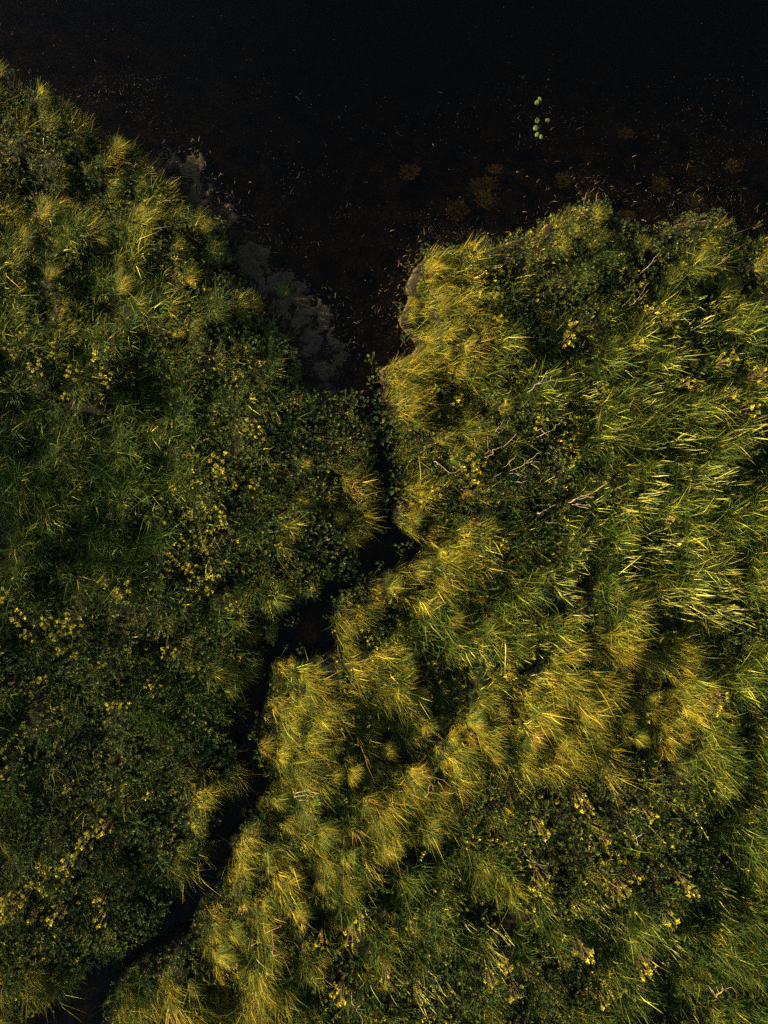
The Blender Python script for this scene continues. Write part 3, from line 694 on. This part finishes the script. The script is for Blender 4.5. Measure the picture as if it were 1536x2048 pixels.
ALL = [(l, [[zpx(*p) for p in pl] for pl in pls]) for l, pls in DEAD] + DEAD2
for label, pls in ALL:
    u0, v0 = pls[0][0]
    X0, Y0 = px(u0, v0, .46); zg = max(float(gz(X0, Y0)), 0.0)
    ztop = zg + .32
    t = empty('dead_branch', (X0, Y0, zg)); tag(t, label, 'branch')
    tone = (.30, .17, .11) if ('redd' in label or 'russet' in label or 'brown' in label) else (.34, .265, .19)
    for q, pl in enumerate(pls):
        P = []
        for (u, v) in pl:
            x1, y1 = px(u, v, .46); P.append([x1 - X0, y1 - Y0, ztop - zg + (0.03 * len(P)) + r.normal(0, .012)])
        P = np.array(P)
        if q == 0: P = np.vstack([[P[0] + (-.02, 0, -.34)], P])      # the butt goes down into the plants
        fine = [P[0]]
        for i in range(1, len(P)):
            fine.append(P[i - 1] * .66 + P[i] * .34 + r.normal(0, .009, 3)); fine.append(P[i - 1] * .33 + P[i] * .67 + r.normal(0, .009, 3)); fine.append(P[i])
        fine = np.array(fine); w0 = .0068 if q == 0 else .0045
        vv, tt = tube(fine, np.linspace(w0, .003, len(fine)) * (1 if label in [d[0] for d in DEAD] else .75), 5)
        obj('main_stem' if q == 0 else 'twig', make_mesh('dead_wood', vv, tt, np.repeat(vary(tone, 1, .12, .04, r), len(vv), 0), True), M_wood, t)

# lily pads
PADS = [(1073.9, 205.9, 8.6, 11.2, 20, 'largest oval lily pad, lower of the overlapping pair at the top'), (1079.5, 200.0, 6.2, 10.5, -25, 'narrow lily pad overlapping the top of the topmost pair'),
        (1074.7, 241.5, 9.0, 11.8, 15, 'oval lily pad second down the left column'), (1095.0, 241.5, 8.0, 10.4, -62, 'lone oval lily pad on the right of the group'),
        (1072.0, 256.7, 10.2, 11.6, 20, 'roundest lily pad in the middle of the left column'), (1074.5, 270.2, 8.6, 10.6, 18, 'lily pad touching the lowest one'), (1082.5, 274.7, 7.0, 10.0, -8, 'lowest and palest small lily pad')]
r = np.random.default_rng(13)
for i, (u, v, w, l, ang, lab) in enumerate(PADS):
    x0, y0 = px(u, v); n = 28
    V = []; 
    for zt_, sc_ in ((.0, 1.0), (.003, .97), (.001, .5)):
        for k in range(n):
            q = 2 * math.pi * k / n
            notch = 1 - .32 * math.exp(-((q - 1.5 * math.pi) / .16) ** 2)
            rr = (1 + .02 * math.sin(5 * q + i)) * notch * sc_
            V.append((w * SPX / 2 * rr * math.cos(q), l * SPX / 2 * rr * math.sin(q), .005 + zt_ + (.006 * math.sin(2 * q + i) if sc_ > .9 else 0) + .004 * (i == 1)))
    V.append((0, 0, .006)); T = []
    for a_ in range(2):
        for k in range(n):
            p0, p1 = a_ * n + k, a_ * n + (k + 1) % n
            T += [(p0, p1, p1 + n), (p0, p1 + n, p0 + n)]
    for k in range(n): T.append((2 * n + k, 2 * n + (k + 1) % n, 3 * n))
    t = empty('lily_pad', (x0, y0, .004 if i != 1 else .010), R(-ang)); tag(t, lab, 'lily pad', 'lily pads on the open water')
    cc = vary((.092, .112, .018), 1, .1, .05, r)
    obj('blade', make_mesh('lily_pad', np.array(V), np.array(T), np.repeat(cc, len(V), 0)), M_pad, t)
    vv, tt = tube([(0, -l * SPX * .2, .0), (.02, -.06, -.15), (.05, -.12, -.5)], [.003, .003, .003], 5)
    obj('stalk', make_mesh('stalk', vv, tt, np.repeat(cc * .6, len(vv), 0)), M_pad, t)

# water weeds glimmering under the surface
WEED = [(915, 418, 1.2, 'largest ochre weed clump under the dark water left of the right bank'), (972, 395, 1.0, 'ochre weed clump with green blades under the water'), (953, 368, .7, 'slim orange weed clump under the water'), (980, 362, .6, 'small round orange weed clump under the water'),
        (992, 335, .5, 'topmost small orange weed clump under the water'), (1128, 358, .7, 'round ochre weed clump under the water above the right tip'), (1322, 368, .8, 'flat brown weed wisp under the water at right'), (1390, 400, 1.0, 'broad brown weed clump under the water at right'),
        (1472, 328, .7, 'reddish weed clump near the right edge of the water'), (1182, 392, .6, 'orange weed clump beside the tip of the right bank'), (1255, 430, .7, 'orange weed wisps below the right bank tip'), (1255, 262, .5, 'faint reddish weed in open water right of the lily pads'), (820, 340, .8, 'faint brown weed clump in open water left of centre')]
r = np.random.default_rng(14)
for (u, v, s, lab) in WEED:
    x0, y0 = px(u, v); n = int(130 * s) + 40
    a_ = r.uniform(0, 6.28, n); rad = .13 * s * np.sqrt(r.random(n))
    b = np.stack([rad * np.cos(a_) + .04 * r.normal(0, 1, n), 1.1 * rad * np.sin(a_), r.uniform(-.05, -.012, n)], 1)
    V, T, C = ribbons(b, a_ + r.normal(0, .6, n), r.uniform(.6, 1.45, n), 0, r.uniform(.03, .08, n), r.uniform(.008, .02, n), palette(n, [((.68, .47, .15), 3), ((.70, .38, .13), 2), ((.45, .42, .12), 1)], r), 2, r.normal(0, .5, n), roll=r.normal(0, .4, n), r=r)
    V[:, 2] -= V[:, 2].max() + .004
    t = empty('water_weed', (x0, y0, 0)); tag(t, lab, 'water weed', 'weed clumps under the water')
    obj('fronds', make_mesh('fronds', V, T, C), M_weed, t)
    vv, tt = tube([(0, 0, -.03), (.02, .02, -.3), (.03, 0, -.9)], [.006, .005, .004], 5)
    obj('stem', make_mesh('stem', vv, tt, np.repeat(vary((.2, .14, .06), 1, .1, .05, r), len(vv), 0)), M_weed, t)

# willow bushes along the left side of the marsh: they throw the shade that lies on the left meadow
def willow(seed):
    r = np.random.default_rng(seed); P = []
    pts = []
    for q in range(6):
        a_ = q * 1.05 + r.normal(0, .2); rr = r.uniform(.5, 1.0)
        e = np.array([rr * math.cos(a_), rr * math.sin(a_), r.uniform(2.2, 3.0)])
        v, t = tube([(0, 0, -.1), e * (.25, .25, .4), e * (.6, .6, .75), e], [.07, .05, .03, .012], 6)
        P.append((v, t, np.repeat(vary((.10, .075, .055), 1, .1, .05, r), len(v), 0))); pts.append(e)
        for w in range(5):
            f = r.uniform(.4, 1); c = e * f; d = c + r.normal(0, .45, 3) + (0, 0, .25)
            v, t = tube([c, (c + d) / 2 + r.normal(0, .03, 3), d], [.02, .012, .006], 4)
            P.append((v, t, np.repeat(vary((.10, .075, .055), 1, .1, .05, r), len(v), 0))); pts.append(d)
    pts = np.array(pts); n = 5200
    c = pts[r.integers(len(pts), size=n)] + r.normal(0, 1, (n, 3)) * (.34, .34, .28)
    c[:, 2] = np.clip(c[:, 2], .35, 3.45)
    L = r.uniform(.07, .13, n)
    return make_mesh('trunk', *merge(P)), make_mesh('crown', *leaves(c, r.uniform(0, 6.28, n), r.uniform(-.9, .9, n), L, L * .4, vary((.055, .085, .022), n, .2, .1, r)))
WT = [willow(1), willow(2)]
r = np.random.default_rng(15)
for k in range(8):
    y0 = 6.3 - 1.75 * k + r.normal(0, .15); x0 = -18.5 + r.normal(0, .5)
    t = empty('willow_bush', (x0, y0, .22), r.uniform(0, 6.28)); t.scale = (1, 1, r.uniform(.82, .97))
    tag(t, order_words(k, 8) + 'willow bush in the row left of the marsh', 'tree', 'willow bushes left of the marsh')
    obj('trunk', WT[k % 2][0], M_wood, t); obj('crown', WT[k % 2][1], M_shrub, t)
